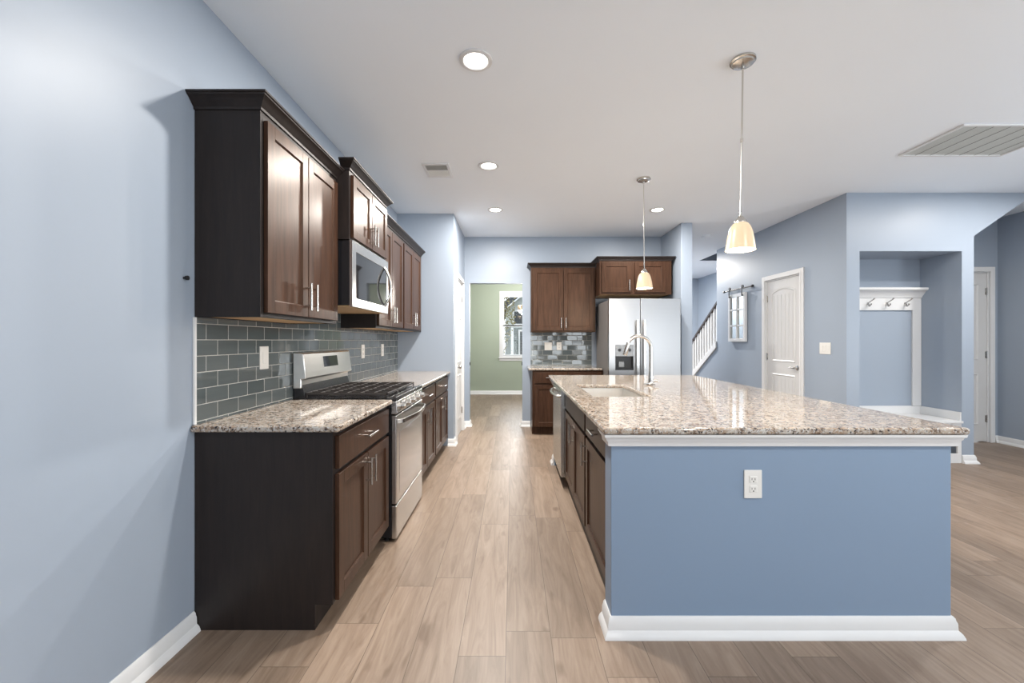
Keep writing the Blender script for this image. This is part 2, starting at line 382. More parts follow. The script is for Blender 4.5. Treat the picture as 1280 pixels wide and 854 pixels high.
# low wall under the stair stringer
struct('wall_stair_low', MB().prism([(7.15, 0), (9.0, 0), (7.15, 1.18)], 'x', HX, HX+0.12), 'blue')
struct('wall_stairwell', MB().box(4.68, 4.8, 4.95, 10.4, 0, H), 'blue')
struct('wall_hall_end', MB().box(2.39, 4.8, 10.4, 10.55, 0, H), 'blue')
# wall with the mudroom niche and the clipped corner of the foyer opening
NY = 4.37
nw = MB()
nw.box(HX+0.12, 3.678, NY, NY+0.12, 0, H).box(3.678, 4.763, NY, 4.82, 2.25, H).box(4.763, 4.89, NY, 4.95, 0, H)
nw.prism([(4.89, 2.41), (5.55, H), (4.89, H)], 'y', NY, NY+0.12)
nw.box(3.66, 4.763, 4.82, 4.95, 0, H)
struct('wall_niche', nw, 'blue')
FY = 5.27
D3a, D3b = 5.28, 6.09
struct('wall_foyer', MB().box(4.80, D3a, FY, FY+0.12, 0, H).box(D3b, XR, FY, FY+0.12, 0, H).box(D3a, D3b, FY, FY+0.12, 2.18, H), 'blue')
RW = (-0.6+0.6-0.6, 1.8, 0.45, 2.35)
struct('wall_right', MB().box(XR, XR+0.15, -4.15, RW[0], 0, H).box(XR, XR+0.15, RW[1], FY+0.12, 0, H)
       .box(XR, XR+0.15, RW[0], RW[1], 0, RW[2]).box(XR, XR+0.15, RW[0], RW[1], RW[3], H), 'blue')
# rear wall behind the camera with three big windows
rw = MB(); xs = XL-0.15
for x0, x1, z0, z1 in REAR:
    rw.box(xs, x0, YB-0.15, YB, 0, H); rw.box(x0, x1, YB-0.15, YB, 0, z0); rw.box(x0, x1, YB-0.15, YB, z1, H); xs = x1
rw.box(xs, XR+0.15, YB-0.15, YB, 0, H)
struct('wall_rear', rw, 'blue')

def make_window(idx, axis, a0, a1, z0, z1, near, far, mid=True, grid=False, inward=-1):
    """double-hung window filling an opening; axis is the direction of its width"""
    def B(mb, u0, u1, w0, w1, q0, q1):
        w0, w1 = min(w0, w1), max(w0, w1)
        return mb.box(u0, u1, w0, w1, q0, q1) if axis == 'x' else mb.box(w0, w1, u0, u1, q0, q1)
    fr = MB(); c = 0.055; n2 = near+inward*0.018
    B(fr, a0-c, a0, near, n2, z0, z1); B(fr, a1, a1+c, near, n2, z0, z1); B(fr, a0-c, a1+c, near, n2, z1, z1+0.07)
    t = 0.025
    B(fr, a0, a0+t, near, far, z0, z1); B(fr, a1-t, a1, near, far, z0, z1); B(fr, a0+t, a1-t, near, far, z0, z0+t); B(fr, a0+t, a1-t, near, far, z1-t, z1)
    o = struct('window_%d' % idx, fr, 'white')
    m = (near+far)/2; ss = MB(); zc = (z0+z1)/2
    for (b0, b1) in (((z0+t, zc+0.02), (zc-0.02, z1-t)) if mid else ((z0+t, z1-t),)):
        B(ss, a0+t, a0+t+0.03, m-0.015, m+0.015, b0, b1); B(ss, a1-t-0.03, a1-t, m-0.015, m+0.015, b0, b1)
        B(ss, a0+t, a1-t, m-0.016, m+0.016, b0, b0+0.035); B(ss, a0+t, a1-t, m-0.016, m+0.016, b1-0.035, b1)
    struct('sash', ss, 'white', o)
    g = MB(); B(g, a0+t+0.03, a1-t-0.03, m-0.002, m+0.002, z0+t+0.035, z1-t-0.035); struct('pane', g, 'glass', o)
    sl = MB(); B(sl, a0-c-0.015, a1+c+0.015, near, near+inward*0.045, z0-0.025, z0); B(sl, a0-c, a1+c, near, near+inward*0.015, z0-0.085, z0-0.025)
    struct('window_sill', sl, 'white', o)
    return o
w1 = make_window(1, 'x', WX0, WX1, WZ0, WZ1, 10.0, 10.15)
bl = MB()
for k in range(16): bl.box(WX0+0.03, WX1-0.03, 10.02, 10.045, WZ0+0.06+k*0.042, WZ0+0.062+k*0.042)
struct('blind_slats', bl, 'white', w1)
for i, (x0, x1, z0, z1) in enumerate(REAR): make_window(2+i, 'x', x0, x1, z0, z1, YB, YB-0.15, inward=1)
make_window(5, 'y', RW[0], RW[1], RW[2], RW[3], XR, XR+0.15)

# ---- baseboards
BBP = [(0, 0), (0.033, 0), (0.032, 0.008), (0.026, 0.022), (0.016, 0.033), (0.015, 0.062), (0.011, 0.072), (0.010, 0.080), (0.004, 0.088), (0, 0.088)]
def bb(name, path, parent=None):
    return struct(name, MB().sweep(path, BBP), 'white', parent)
bb('baseboard_left', [(XL, 1.845), (XL, YB)][::-1])
bb('baseboard_pantry', [(-0.80, PY), (PX, PY), (PX, PY+0.13)])
bb('baseboard_pantry_far', [(PX, 6.05), (PX, BK), (OX0, BK), (OX0, BK+0.12)])
bb('baseboard_back', [(OX1, BK+0.12), (OX1, BK), (0.262, BK)])
bb('baseboard_dining', [(-3.05, 10.0), (2.24, 10.0)])
bb('baseboard_niche', [(HX, 4.99), (HX, NY), (3.678, NY)])
bb('baseboard_niche_right', [(4.763, NY), (4.89, NY), (4.89, FY), (D3a-0.07, FY)])
bb('baseboard_foyer', [(D3b+0.07, FY), (XR, FY), (XR, YB)])
bb('baseboard_hall', [(HX, 9.0), (HX, 5.85)])
bb('baseboard_hall_end', [(2.39, 10.4), (4.68, 10.4)])

# ---- interior doors
def casing(a0, a1, zt, w=0.062, t=0.018):
    """door casing in a local frame: width along x, wall face at y=0, room side -y"""
    mb = MB()
    mb.box(a0-w, a0, -t, 0, 0, zt+w).box(a1, a1+w, -t, 0, 0, zt+w).box(a0, a1, -t, 0, zt, zt+w)
    mb.box(a0-w*0.35, a0, -t-0.006, -t, 0, zt+w*0.35).box(a1, a1+w*0.35, -t-0.006, -t, 0, zt+w*0.35).box(a0, a1, -t-0.006, -t, zt, zt+w*0.35)
    mb.box(a0, a0+0.015, 0, 0.118, 0, zt).box(a1-0.015, a1, 0, 0.118, 0, zt).box(a0+0.015, a1-0.015, 0, 0.118, zt-0.015, zt)
    return mb
def raised(mb, x0, x1, z0, z1, y, arch=0, depth=0.008, grooves=0):
    """moulded panel ring on a door face, optionally with an arched top"""
    n = 14 if arch else 1
    def loop(ins):
        pts = [(x0+ins, z0+ins), (x1-ins, z0+ins)]
        for k in range(n+1):
            t = k/n; x = x1-ins-(x1-x0-2*ins)*t; pts.append((x, z1-ins-arch*(2*t-1)**2 if arch else z1-ins))
        return pts
    L = [loop(0), loop(0.012), loop(0.026)]; D = [y, y-depth, y+0.0005]
    m = len(L[0]); vs = []
    for pts, d in zip(L, D): vs += [(p[0], d, p[1]) for p in pts]
    fs = [(a*m+i, a*m+(i+1) % m, (a+1)*m+(i+1) % m, (a+1)*m+i) for a in range(2) for i in range(m)]
    mb.add(vs, fs)
    for g in range(grooves):
        gx = x0+0.05+(x1-x0-0.1)*g/(grooves-1)
        mb.box(gx-0.003, gx+0.003, y-0.003, y, z0+0.04, z1-0.05-arch*0.8)
def hinge_mb(x, y, z):
    mb = MB(); mb.tube([(x, y-0.006, z-0.045), (x, y-0.006, z+0.045)], 0.007, 10).box(x-0.018, x+0.018, y-0.002, y+0.001, z-0.042, z+0.042)
    mb.tube([(x, y-0.006, z+0.045), (x, y-0.006, z+0.052)], [0.007, 0.003], 10); return mb
def door(idx, loc, rz, w, zt, panels, hinge_x, knob_x, hinge_zs, lever=False, face=0.012):
    e = casing(0, w, zt).build('door_%d' % idx, 'white', None, 0.003); e['kind'] = 'structure'; e.location = loc; e.rotation_euler = (0, 0, rz)
    leaf = MB().box(0.018, w-0.018, face, face+0.035, 0.012, zt-0.018)
    for p in panels: raised(leaf, *p[:4], face, arch=p[4], grooves=p[5])
    leaf.build('door_leaf', 'door_white', e)
    for z in hinge_zs: hinge_mb(hinge_x, face, z).build('hinge', 'chrome', e)
    if knob_x is not None:
        k = MB().lathe([(0.0, 0.0), (0.032, 0.0), (0.032, -0.006), (0.014, -0.012), (0.012, -0.03), (0.026, -0.042), (0.030, -0.055), (0.026, -0.068), (0.012, -0.074), (0, -0.075)], (knob_x, face, 0.96), 24, 'y')
        if lever: k = MB().lathe([(0.0, 0.0), (0.030, 0.0), (0.030, -0.008), (0.012, -0.014), (0.012, -0.05), (0, -0.05)], (knob_x, face, 0.96), 24, 'y').tube([(knob_x, face-0.045, 0.96), (knob_x-0.05, face-0.05, 0.963), (knob_x-0.10, face-0.046, 0.958)], [0.011, 0.010, 0.007], 12)
        k.build('door_handle', 'chrome', e)
    return e
wd = D1b-D1a
# closet door in hall wall: local x runs towards the camera (rz=-90deg), hinges far side
door(1, (HX, D1b, 0), -PI/2, wd, DOORZ, [(0.12, wd-0.12, 1.02, 2.0, 0.05, 6), (0.12, wd-0.12, 0.22, 0.86, 0, 6)], 0.018, wd-0.075, (0.25, 1.08, 1.88), lever=True)
wp = 5.98-(PY+0.20)
door(2, (PX, PY+0.20, 0), PI/2, wp, DOORZ, [(0.11, wp/2-0.03, 1.72, 2.0, 0, 0), (wp/2+0.03, wp-0.11, 1.72, 2.0, 0, 0), (0.11, wp/2-0.03, 1.0, 1.62, 0, 0), (wp/2+0.03, wp-0.11, 1.0, 1.62, 0, 0), (0.11, wp/2-0.03, 0.22, 0.84, 0, 0), (wp/2+0.03, wp-0.11, 0.22, 0.84, 0, 0)], wp-0.016, 0.075, (0.3, 1.9))
wf = D3b-D3a
door(3, (D3a, FY, 0), 0, wf, 2.18, [(0.12, wf-0.12, 1.05, 2.03, 0, 0), (0.12, wf-0.12, 0.22, 0.88, 0, 0)], wf-0.02, 0.07, (0.30, 1.12, 1.93))

# ------------------------------------------------------------------ cabinets
def crown_prof(z0, z1, out):
    h = z1-z0
    return [(0, z0), (0.006, z0), (0.008, z0+h*0.18), (0.014, z0+h*0.26), (out*0.42, z0+h*0.42), (out*0.72, z0+h*0.68), (out*0.86, z0+h*0.74), (out*0.9, z0+h*0.82), (out, z0+h*0.86), (out, z1), (0, z1)]
def handle_mb(x, z, vert=True, L=0.145, y=-0.02):
    mb = MB(); yo = y-0.032
    if vert:
        mb.tube([(x, yo, z-L/2), (x, yo, z+L/2)], 0.0062, 12)
        for s in (-1, 1): mb.tube([(x, y, z+s*L*0.33), (x, yo, z+s*L*0.33)], 0.0048, 10)
    else:
        mb.tube([(x-L/2, yo, z), (x+L/2, yo, z)], 0.0062, 12)
        for s in (-1, 1): mb.tube([(x+s*L*0.33, y, z), (x+s*L*0.33, yo, z)], 0.0048, 10)
    return mb
def shaker(x0, x1, z0, z1, t=0.02, rail=0.057, y=0):
    mb = MB(); f = y-t; b = y-0.0005
    mb.box(x0, x0+rail, f, b, z0, z1).box(x1-rail, x1, f, b, z0, z1).box(x0+rail, x1-rail, f, b, z0, z0+rail).box(x0+rail, x1-rail, f, b, z1-rail, z1)
    mb.box(x0+rail, x1-rail, f+0.009, b, z0+rail, z1-rail)
    # small chamfer bead round the recessed panel
    i0, i1, k0, k1 = x0+rail, x1-rail, z0+rail, z1-rail; c = 0.006
    vs = [(i0, f+0.002, k0), (i1, f+0.002, k0), (i1, f+0.002, k1), (i0, f+0.002, k1), (i0+c, f+0.0088, k0+c), (i1-c, f+0.0088, k0+c), (i1-c, f+0.0088, k1-c), (i0+c, f+0.0088, k1-c)]
    mb.add(vs, [(0, 1, 5, 4), (1, 2, 6, 5), (2, 3, 7, 6), (3, 0, 4, 7)])
    return mb
def slabfront(x0, x1, z0, z1, y=0): return MB().box(x0, x1, y-0.02, y-0.0005, z0, z1)
def cabinet(name, label, cat, loc, rz, w, d, z0, z1, doors=(), drawers=(), toe=0.08, crown=None, group=None, base=True, end='woodend', falsefronts=()):
    """local frame: width +x, front at y=0 facing -y"""
    t = thing(name, label, cat, loc, rz, group)
    b = MB(); T = 0.018
    if base:
        side = [(0, 0.113), (toe, 0.113), (toe, 0), (d, 0), (d, z1), (0, z1)]
        b.prism(side, 'x', 0, T).prism(side, 'x', w-T, w)
        b.box(T, w-T, 0.001, 0.02, 0.113, z1).box(T, w-T, 0.02, d, 0.113, 0.13).box(T, w-T, d-0.01, d, 0.13, z1)
        b.box(T, w-T, toe, toe+0.015, 0.0, 0.113)
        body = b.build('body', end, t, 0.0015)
    else:
        b.box(0, T, 0.001, d, z0, z1).box(w-T, w, 0.001, d, z0, z1).box(T, w-T, 0.001, 0.02, z0, z1).box(T, w-T, d-0.01, d, z0, z1).box(T, w-T, 0.02, d-0.01, z1-T, z1)
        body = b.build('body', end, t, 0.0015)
        u = MB().box(T, w-T, 0.02, d-0.01, z0+0.004, z0+0.016).build('bottom_panel', 'maple', t); u['label'] = 'unstained maple underside'
    for (x0, x1, a, c, hs, hz) in doors:
        o = shaker(x0, x1, a, c).build('door', 'wood', t, 0.0012)
        if hs: handle_mb(x1-0.03 if hs == 'r' else x0+0.03, hz).build('handle', 'chrome', o)
    for (x0, x1, a, c) in drawers:
        o = slabfront(x0, x1, a, c).build('drawer', 'wood', t, 0.002)
        handle_mb((x0+x1)/2, (a+c)/2+0.002, False).build('handle', 'chrome', o)
    for (x0, x1, a, c) in falsefronts: slabfront(x0, x1, a, c).build('false_front', 'wood', t, 0.002)
    if crown:
        path, cz0, cz1, out = crown
        mb = MB().sweep(path, crown_prof(cz0, cz1, out))
        mb.build('crown_moulding', 'woodend', t)
    return t
g_ = 0.022
def pair(w, z0, z1, hz, m=g_, gap=0.008):
    c = w/2; return [(m, c-gap/2, z0, z1, 'r', hz), (c+gap/2, w-m, z0, z1, 'l', hz)]
YA0, YR0, YR1, YC = 1.849, 2.645, 3.405, 4.205
FB = -0.808
w = YR0-0.004-YA0
cabinet('base_cabinet', 'dark brown base cabinet nearest the camera, its plain end panel in full view', 'cabinet', (FB, YA0, 0), PI/2, w, 0.620, 0, 0.892,
        doors=pair(w, 0.122, 0.694, 0.60), drawers=[(g_, w-g_, 0.718, 0.868)])
w = YC-0.001-(YR1+0.004)
cabinet('base_cabinet', 'dark base cabinet standing directly beyond the range, its silver-lit doors half hidden', 'cabinet', (FB, YR1+0.004, 0), PI/2, w, 0.620, 0, 0.892,
        doors=pair(w, 0.122, 0.694, 0.60), drawers=[(g_, w-g_, 0.718, 0.868)])
w = 5.03-(YC+0.001)
t = cabinet('base_cabinet', 'last dark base cabinet of the left run, against the pantry wall', 'cabinet', (FB, YC+0.001, 0), PI/2, w, 0.620, 0, 0.892,
        doors=pair(w, 0.122, 0.694, 0.60), drawers=[(g_, w-g_, 0.718, 0.868)])
MB().box(w, w+0.05, 0.0, 0.02, 0.113, 0.892).build('filler_strip', 'woodend', t)
FU = -1.132
w = YR0-0.004-YA0
cabinet('wall_cabinet', 'tall dark wall cabinet nearest the camera, warm lamp glare on its doors', 'cabinet', (FU, YA0, 0), PI/2, w, 0.296, 1.406, 2.345, base=False,
        doors=pair(w, 1.428, 2.30, 1.535), crown=([(0, 0.296), (0, 0), (w, 0)], 2.336, 2.398, 0.053))
w = YR1-YR0-0.002
cabinet('wall_cabinet', 'short dark wall cabinet right above the microwave', 'cabinet', (-1.050, YR0, 0), PI/2, w, 0.378, 1.952, 2.405, base=False,
        doors=pair(w, 1.968, 2.372, 2.065), crown=([(0, 0.05), (0, 0), (w, 0), (w, 0.378)], 2.398, 2.458, 0.05))
w = YC-0.001-(YR1+0.004)
cabinet('wall_cabinet', 'dark wall cabinet beyond the microwave, first of the two there', 'cabinet', (FU, YR1+0.004, 0), PI/2, w, 0.296, 1.406, 2.345, base=False,
        doors=pair(w, 1.428, 2.30, 1.535), crown=([(0, 0), (w, 0)], 2.336, 2.398, 0.053))
w = 5.02-(YC+0.001)
t = cabinet('wall_cabinet', 'farthest dark wall cabinet on the left, touching the pantry wall', 'cabinet', (FU, YC+0.001, 0), PI/2, w, 0.296, 1.406, 2.345, base=False,
        doors=pair(w, 1.428, 2.30, 1.535), crown=([(0, 0), (w+0.065, 0)], 2.336, 2.398, 0.053))
MB().box(w, w+0.065, 0.0, 0.02, 1.406, 2.345).build('filler_strip', 'woodend', t)
# far wall cabinets
w = 0.975; zt = 0.892
cabinet('base_cabinet', 'small dark base cabinet on the far wall, left of the refrigerator', 'cabinet', (0.267, 5.655, 0), 0, w-0.005, 0.573, 0, zt, end='wood',
        doors=[(0.03, w/2-0.004, 0.122, 0.694, 'r', 0.60), (w/2+0.004, w-0.03, 0.122, 0.694, 'l', 0.60)], drawers=[(0.03, w/2-0.004, 0.718, 0.868), (w/2+0.004, w-0.03, 0.718, 0.868)])
w = 0.925
cabinet('wall_cabinet', 'two-door dark wall cabinet over the far tiled backsplash', 'cabinet', (0.263, 5.92, 0), 0, w, 0.309, 1.426, 2.36, base=False, end='wood',
        doors=pair(w, 1.445, 2.325, 1.555, 0.03), crown=([(0, 0.309), (0, 0), (w, 0)], 2.350, 2.412, 0.05))
w = 0.99
t = cabinet('wall_cabinet', 'wide low dark wall cabinet above the refrigerator', 'cabinet', (1.195, 5.67, 0), 0, w, 0.555, 1.935, 2.405, base=False, end='wood',
        doors=[(0.03, 0.43, 1.965, 2.375, 'r', 2.06), (0.48, 0.90, 1.965, 2.375, 'l', 2.06)], crown=([(0, 0.555), (0, 0), (w, 0), (w, 0.555)], 2.398, 2.455, 0.045))
# island cabinets, facing the range
IF = 0.475
w = 2.598-1.935
cabinet('base_cabinet', 'dark island base cabinet next to the blue end wall, one drawer over one door', 'cabinet', (IF, 2.598, 0), -PI/2, w, 0.60, 0, zt, toe=0.012,
        doors=[(0.02, w-0.02, 0.120, 0.694, 'l', 0.60)], drawers=[(0.02, w-0.02, 0.718, 0.868)])
w = 3.605-2.600
cabinet('base_cabinet', 'dark island base cabinet under the sink, two doors below one plain front', 'cabinet', (IF, 3.605, 0), -PI/2, w, 0.60, 0, zt, toe=0.012,
        doors=pair(w, 0.120, 0.694, 0.60), falsefronts=[(g_, w-g_, 0.718, 0.868)])

# ------------------------------------------------------------------ countertops
def slab(name, label, x0, x1, y0, y1, z0=0.893, z1=0.923, hole=None, bev=0.011):
    mb = MB()
    if hole:
        hx0, hx1, hy0, hy1 = hole; X = [x0, hx0, hx1, x1]; Y = [y0, hy0, hy1, y1]
        vs = [(x, y, z) for z in (z0, z1) for y in Y for x in X]; fs = []
        for j in range(3):
            for i in range(3):
                if i == 1 and j == 1: continue
                a = j*4+i; fs.append((a, a+4, a+5, a+1)); fs.append((a+16, a+17, a+21, a+20))
        out = [0, 1, 2, 3, 7, 11, 15, 14, 13, 12, 8, 4]; inn = [5, 9, 10, 6]
        for L in (out, inn):
            for k in range(len(L)): a, b = L[k], L[(k+1) % len(L)]; fs.append((a, b, b+16, a+16))
        mb.add(vs, fs)
    else: mb.box(x0, x1, y0, y1, z0, z1)
    return tag(mb.build(name, 'granite', None, bev, seg=4), label, 'countertop')
slab('granite_countertop', 'speckled brown granite countertop on the cabinet in front of the range', XL+0.001, -0.770, 1.820, YR0-0.002)
slab('granite_countertop', 'speckled granite countertop running from the range to the pantry wall', XL+0.001, -0.770, YR1+0.002, PY-0.002)
slab('granite_countertop', 'short granite countertop on the far wall left of the refrigerator', 0.215, 1.225, 5.625, BK-0.001)
SK = (0.55, 0.94, 2.78, 3.53)
slab('granite_countertop', 'large pale granite island countertop with the sink cut into it', 0.392, 1.976, 1.775, 4.52, hole=SK)

# ------------------------------------------------------------------ backsplashes
o = MB().box(XL+0.0015, XL+0.008, 1.852, PY-0.001, 0.924, 1.405).box(XL+0.0015, XL+0.008, YR0+0.002, YR1-0.002, 1.405, 1.52)
o = o.build('tile_backsplash', 'tile_left'); tag(o, 'blue grey glass subway tile backsplash along the left wall', 'backsplash')
e = MB().box(XL+0.0015, XL+0.010, 1.838, 1.851, 0.924, 1.405).build('edge_trim', 'white', o); e['label'] = 'white edging strip'
o = MB().box(0.268, 1.19, BK-0.008, BK, 0.924, 1.425).build('tile_backsplash', 'tile_back'); tag(o, 'small glossy grey tile backsplash on the far wall beside the refrigerator', 'backsplash')

# ------------------------------------------------------------------ island half wall
isl = thing('kitchen_island', 'blue painted half wall wrapping the kitchen island with white trim', 'kitchen island', (0, 0, 0))
IX0, IX1, IY0 = 0.433, 1.932, 1.816
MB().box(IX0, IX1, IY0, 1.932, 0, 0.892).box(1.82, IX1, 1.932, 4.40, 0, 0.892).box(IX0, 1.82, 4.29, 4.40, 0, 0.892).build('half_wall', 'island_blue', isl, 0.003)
loop = [(IX0+0.002, 1.93), (IX0, IY0), (IX1, IY0), (IX1, 4.40), (IX0, 4.40), (IX0, 4.292)]
loop[0] = (IX0, 1.93)
MB().sweep(loop, BBP).build('baseboard', 'white', isl)
ct = [(0, 0.838), (0.014, 0.838), (0.016, 0.846), (0.018, 0.858), (0.026, 0.868), (0.028, 0.876), (0.034, 0.880), (0.036, 0.892), (0, 0.892)]
MB().sweep(loop, ct).build('crown_moulding', 'white', isl)

# ------------------------------------------------------------------ sink and faucet
sk = thing('kitchen_sink', 'undermount stainless sink set into the island countertop', 'sink', (0, 0, 0.893))
x0, x1, y0, y1 = SK; e = 0.006
s = MB(); D = -0.21
def ring(ins, z): return [(x0-e+ins, y0-e+ins, z), (x1+e-ins, y0-e+ins, z), (x1+e-ins, y1+e-ins, z), (x0-e+ins, y1+e-ins, z)]
vs = ring(-0.012, -0.001) + ring(0, -0.001) + ring(0.008, D+0.02) + ring(0.03, D) + ring(-0.012, -0.003) + ring(-0.002, -0.003) + ring(0.006, D+0.018) + ring(0.03, D-0.002)
fs = []
for a in (0, 1, 2, 4, 5, 6):
    for i in range(4): fs.append((a*4+i, a*4+(i+1) % 4, (a+1)*4+(i+1) % 4, (a+1)*4+i))
fs += [(12, 13, 14, 15), (28, 29, 30, 31)] + [(i, (i+1) % 4, 16+(i+1) % 4, 16+i) for i in range(4)]
s.add(vs, fs).build('basin', 'sink_steel', sk)
MB().lathe([(0, 0.003), (0.03, 0.003), (0.045, 0.004), (0.045, 0.0), (0, 0.0)], ((x0+x1)/2, (y0+y1)/2, D), 24).build('drain', 'chrome', sk)

fc = thing('gooseneck_faucet', 'brushed nickel gooseneck faucet standing behind the island sink', 'faucet', (1.18, 3.52, 0.923))
MB().lathe([(0, 0), (0.034, 0), (0.035, 0.006), (0.028, 0.014), (0.023, 0.03), (0.0215, 0.06), (0.018, 0.10), (0.0155, 0.14), (0.0145, 0.16), (0, 0.16)], (0, 0, 0), 28).build('base', 'chrome', fc)
pts = [(0, 0, 0.15), (0.001, 0, 0.24), (0.0, 0, 0.30)]
cx, cz, R = -0.105, 0.315, 0.105
for k in range(0, 13):
    a = math.radians(k*155/12); pts.append((cx+R*math.cos(a), -0.02*k/12, cz+R*0.98*math.sin(a)))
MB().tube(pts, [0.0160]*3+[0.0150]*13, 16).build('neck', 'chrome', fc)
p0 = Vector(pts[-1]); dr = Vector((-0.14, -0.008, -0.52)).normalized()
MB().tube([p0-dr*0.005, p0+dr*0.02, p0+dr*0.10, p0+dr*0.108], [0.0145, 0.0165, 0.021, 0.017], 18).build('spray_head', 'chrome', fc)
MB().tube([(0.018, 0, 0.035), (0.04, -0.005, 0.036), (0.062, -0.012, 0.030)], [0.012, 0.010, 0.007], 12).build('lever', 'chrome', fc)
MB().tube([(-0.02, -0.01, 0.012), (-0.06, -0.03, 0.010), (-0.075, -0.035, 0.009)], [0.009, 0.007, 0.005], 10).build('escutcheon', 'chrome', fc)

# ------------------------------------------------------------------ range
rg = thing('gas_range', 'stainless steel gas range between the left base cabinets', 'range', (-0.760, YR0+0.003, 0), PI/2)
RWD = YR1-YR0-0.006
MB().box(0.002, RWD-0.002, 0.022, 0.655, 0.03, 0.905).box(0.0, RWD, 0.012, 0.62, 0.905, 0.925).box(0.02, RWD-0.02, 0.05, 0.60, 0.925, 0.928).build('body', 'black', rg, 0.003)
for x in (0.04, RWD-0.04):
    for y in (0.06, 0.6): MB().lathe([(0, 0), (0.018, 0), (0.018, 0.01), (0.01, 0.012), (0.01, 0.031), (0, 0.031)], (x, y, 0), 12).build('foot', 'blackplastic', rg)
MB().box(0, RWD, -0.012, 0.012, 0.912, 0.937).build('cooktop_front_edge', 'black', rg, 0.004)
cp = MB().prism([(0.022, 0.826), (-0.008, 0.826), (-0.018, 0.835), (-0.010, 0.908), (0.022, 0.911)], 'x', 0, RWD).build('control_panel', 'steel', rg, 0.003)
for i in range(5):
    kx = 0.10+i*(RWD-0.20)/4
    MB().lathe([(0, 0.0), (0.027, 0.0), (0.027, -0.006), (0.021, -0.009), (0.019, -0.03), (0.015, -0.034), (0, -0.034)], (kx, -0.014, 0.868), 24, 'y').box(kx-0.003, kx+0.003, -0.052, -0.044, 0.85, 0.886).build('knob', 'chrome', cp)
dr_ = MB().box(0.004, RWD-0.004, -0.012, 0.022, 0.246, 0.818).build('oven_door', 'steel', rg, 0.006)
MB().box(0.07, RWD-0.07, -0.0135, -0.0115, 0.30, 0.70).build('oven_window', 'oven_glass', dr_, 0.0006)
hp = [(0.03, -0.012, 0.775), (0.04, -0.035, 0.777)]
for k in range(13):
    u = k/12; hp.append((0.05+(RWD-0.10)*u, -0.045-0.032*math.sin(PI*u), 0.778))
hp += [(RWD-0.04, -0.035, 0.777), (RWD-0.03, -0.012, 0.775)]
h = MB()
# flat curved bar
n = len(hp); vs = []
for p in hp: vs += [(p[0], p[1]-0.006, p[2]-0.014), (p[0], p[1]+0.006, p[2]-0.014), (p[0], p[1]+0.006, p[2]+0.014), (p[0], p[1]-0.006, p[2]+0.014)]
fs = [(i*4+k, i*4+(k+1) % 4, (i+1)*4+(k+1) % 4, (i+1)*4+k) for i in range(n-1) for k in range(4)]+[(3, 2, 1, 0), (n*4-4, n*4-3, n*4-2, n*4-1)]
h.add(vs, fs).build('handle', 'chrome', dr_, 0.004)
MB().box(0.004, RWD-0.004, -0.012, 0.022, 0.022, 0.236).build('storage_drawer', 'steel', rg, 0.006)
# backguard
bgd = MB().prism([(0.655, 0.99), (0.655, 1.222), (0.60, 1.222), (0.588, 1.212), (0.568, 1.06), (0.574, 1.05), (0.60, 1.048), (0.60, 0.99)], 'x', 0.0, RWD).build('backguard', 'steel_light', rg, 0.008)
MB().prism([(0.655, 0.90), (0.655, 1.00), (0.62, 1.03), (0.605, 1.03), (0.585, 0.965), (0.585, 0.926)], 'x', 0.012, RWD-0.012).build('backguard_riser', 'black', rg, 0.003)
def bgpt(u, z, off):     # a point on the sloping face
    y = 0.568+(z-1.06)*(0.02/0.152); return (u, y-off, z)
dsp = MB(); q = [bgpt(0.27, 1.115, 0.002), bgpt(0.50, 1.115, 0.002), bgpt(0.50, 1.19, 0.002), bgpt(0.27, 1.19, 0.002)]; q2 = [(a, b+0.012, c) for a, b, c in q]
dsp.add(q+q2, [(0, 1, 2, 3), (7, 6, 5, 4), (0, 4, 5, 1), (1, 5, 6, 2), (2, 6, 7, 3), (3, 7, 4, 0)]).build('display', 'glassdark', bgd)
# burners and grates
for bx, by in ((0.16, 0.17), (0.16, 0.44), (RWD/2, 0.31), (RWD-0.16, 0.17), (RWD-0.16, 0.44)):
    MB().lathe([(0, 0), (0.05, 0), (0.05, 0.006), (0.036, 0.010), (0.036, 0.018), (0.0, 0.018)], (bx, by, 0.928), 24).build('burner', 'iron', rg)
for gi in range(3):
    gx0 = 0.02+gi*(RWD-0.04)/3+0.002; gx1 = 0.02+(gi+1)*(RWD-0.04)/3-0.002; m = MB(); zt_ = 0.962; b = 0.011
    m.box(gx0, gx0+b, 0.05, 0.585, zt_-0.014, zt_).box(gx1-b, gx1, 0.05, 0.585, zt_-0.014, zt_)
    for yy in (0.05, 0.574): m.box(gx0, gx1, yy, yy+b, zt_-0.014, zt_)
    for k in range(1, 6): yy = 0.05+k*0.0875; m.box(gx0+b, gx1-b, yy, yy+0.009, zt_-0.012, zt_+0.001)
    for k in (1, 2): xx = gx0+(gx1-gx0)*k/3; m.box(xx-0.0045, xx+0.0045, 0.06, 0.575, zt_-0.012, zt_+0.001)
    for xx in (gx0, gx1-b):
        for yy in (0.05, 0.574): m.box(xx, xx+b, yy, yy+b, 0.9285, zt_-0.014)
    m.build('grate', 'iron', rg, 0.002)

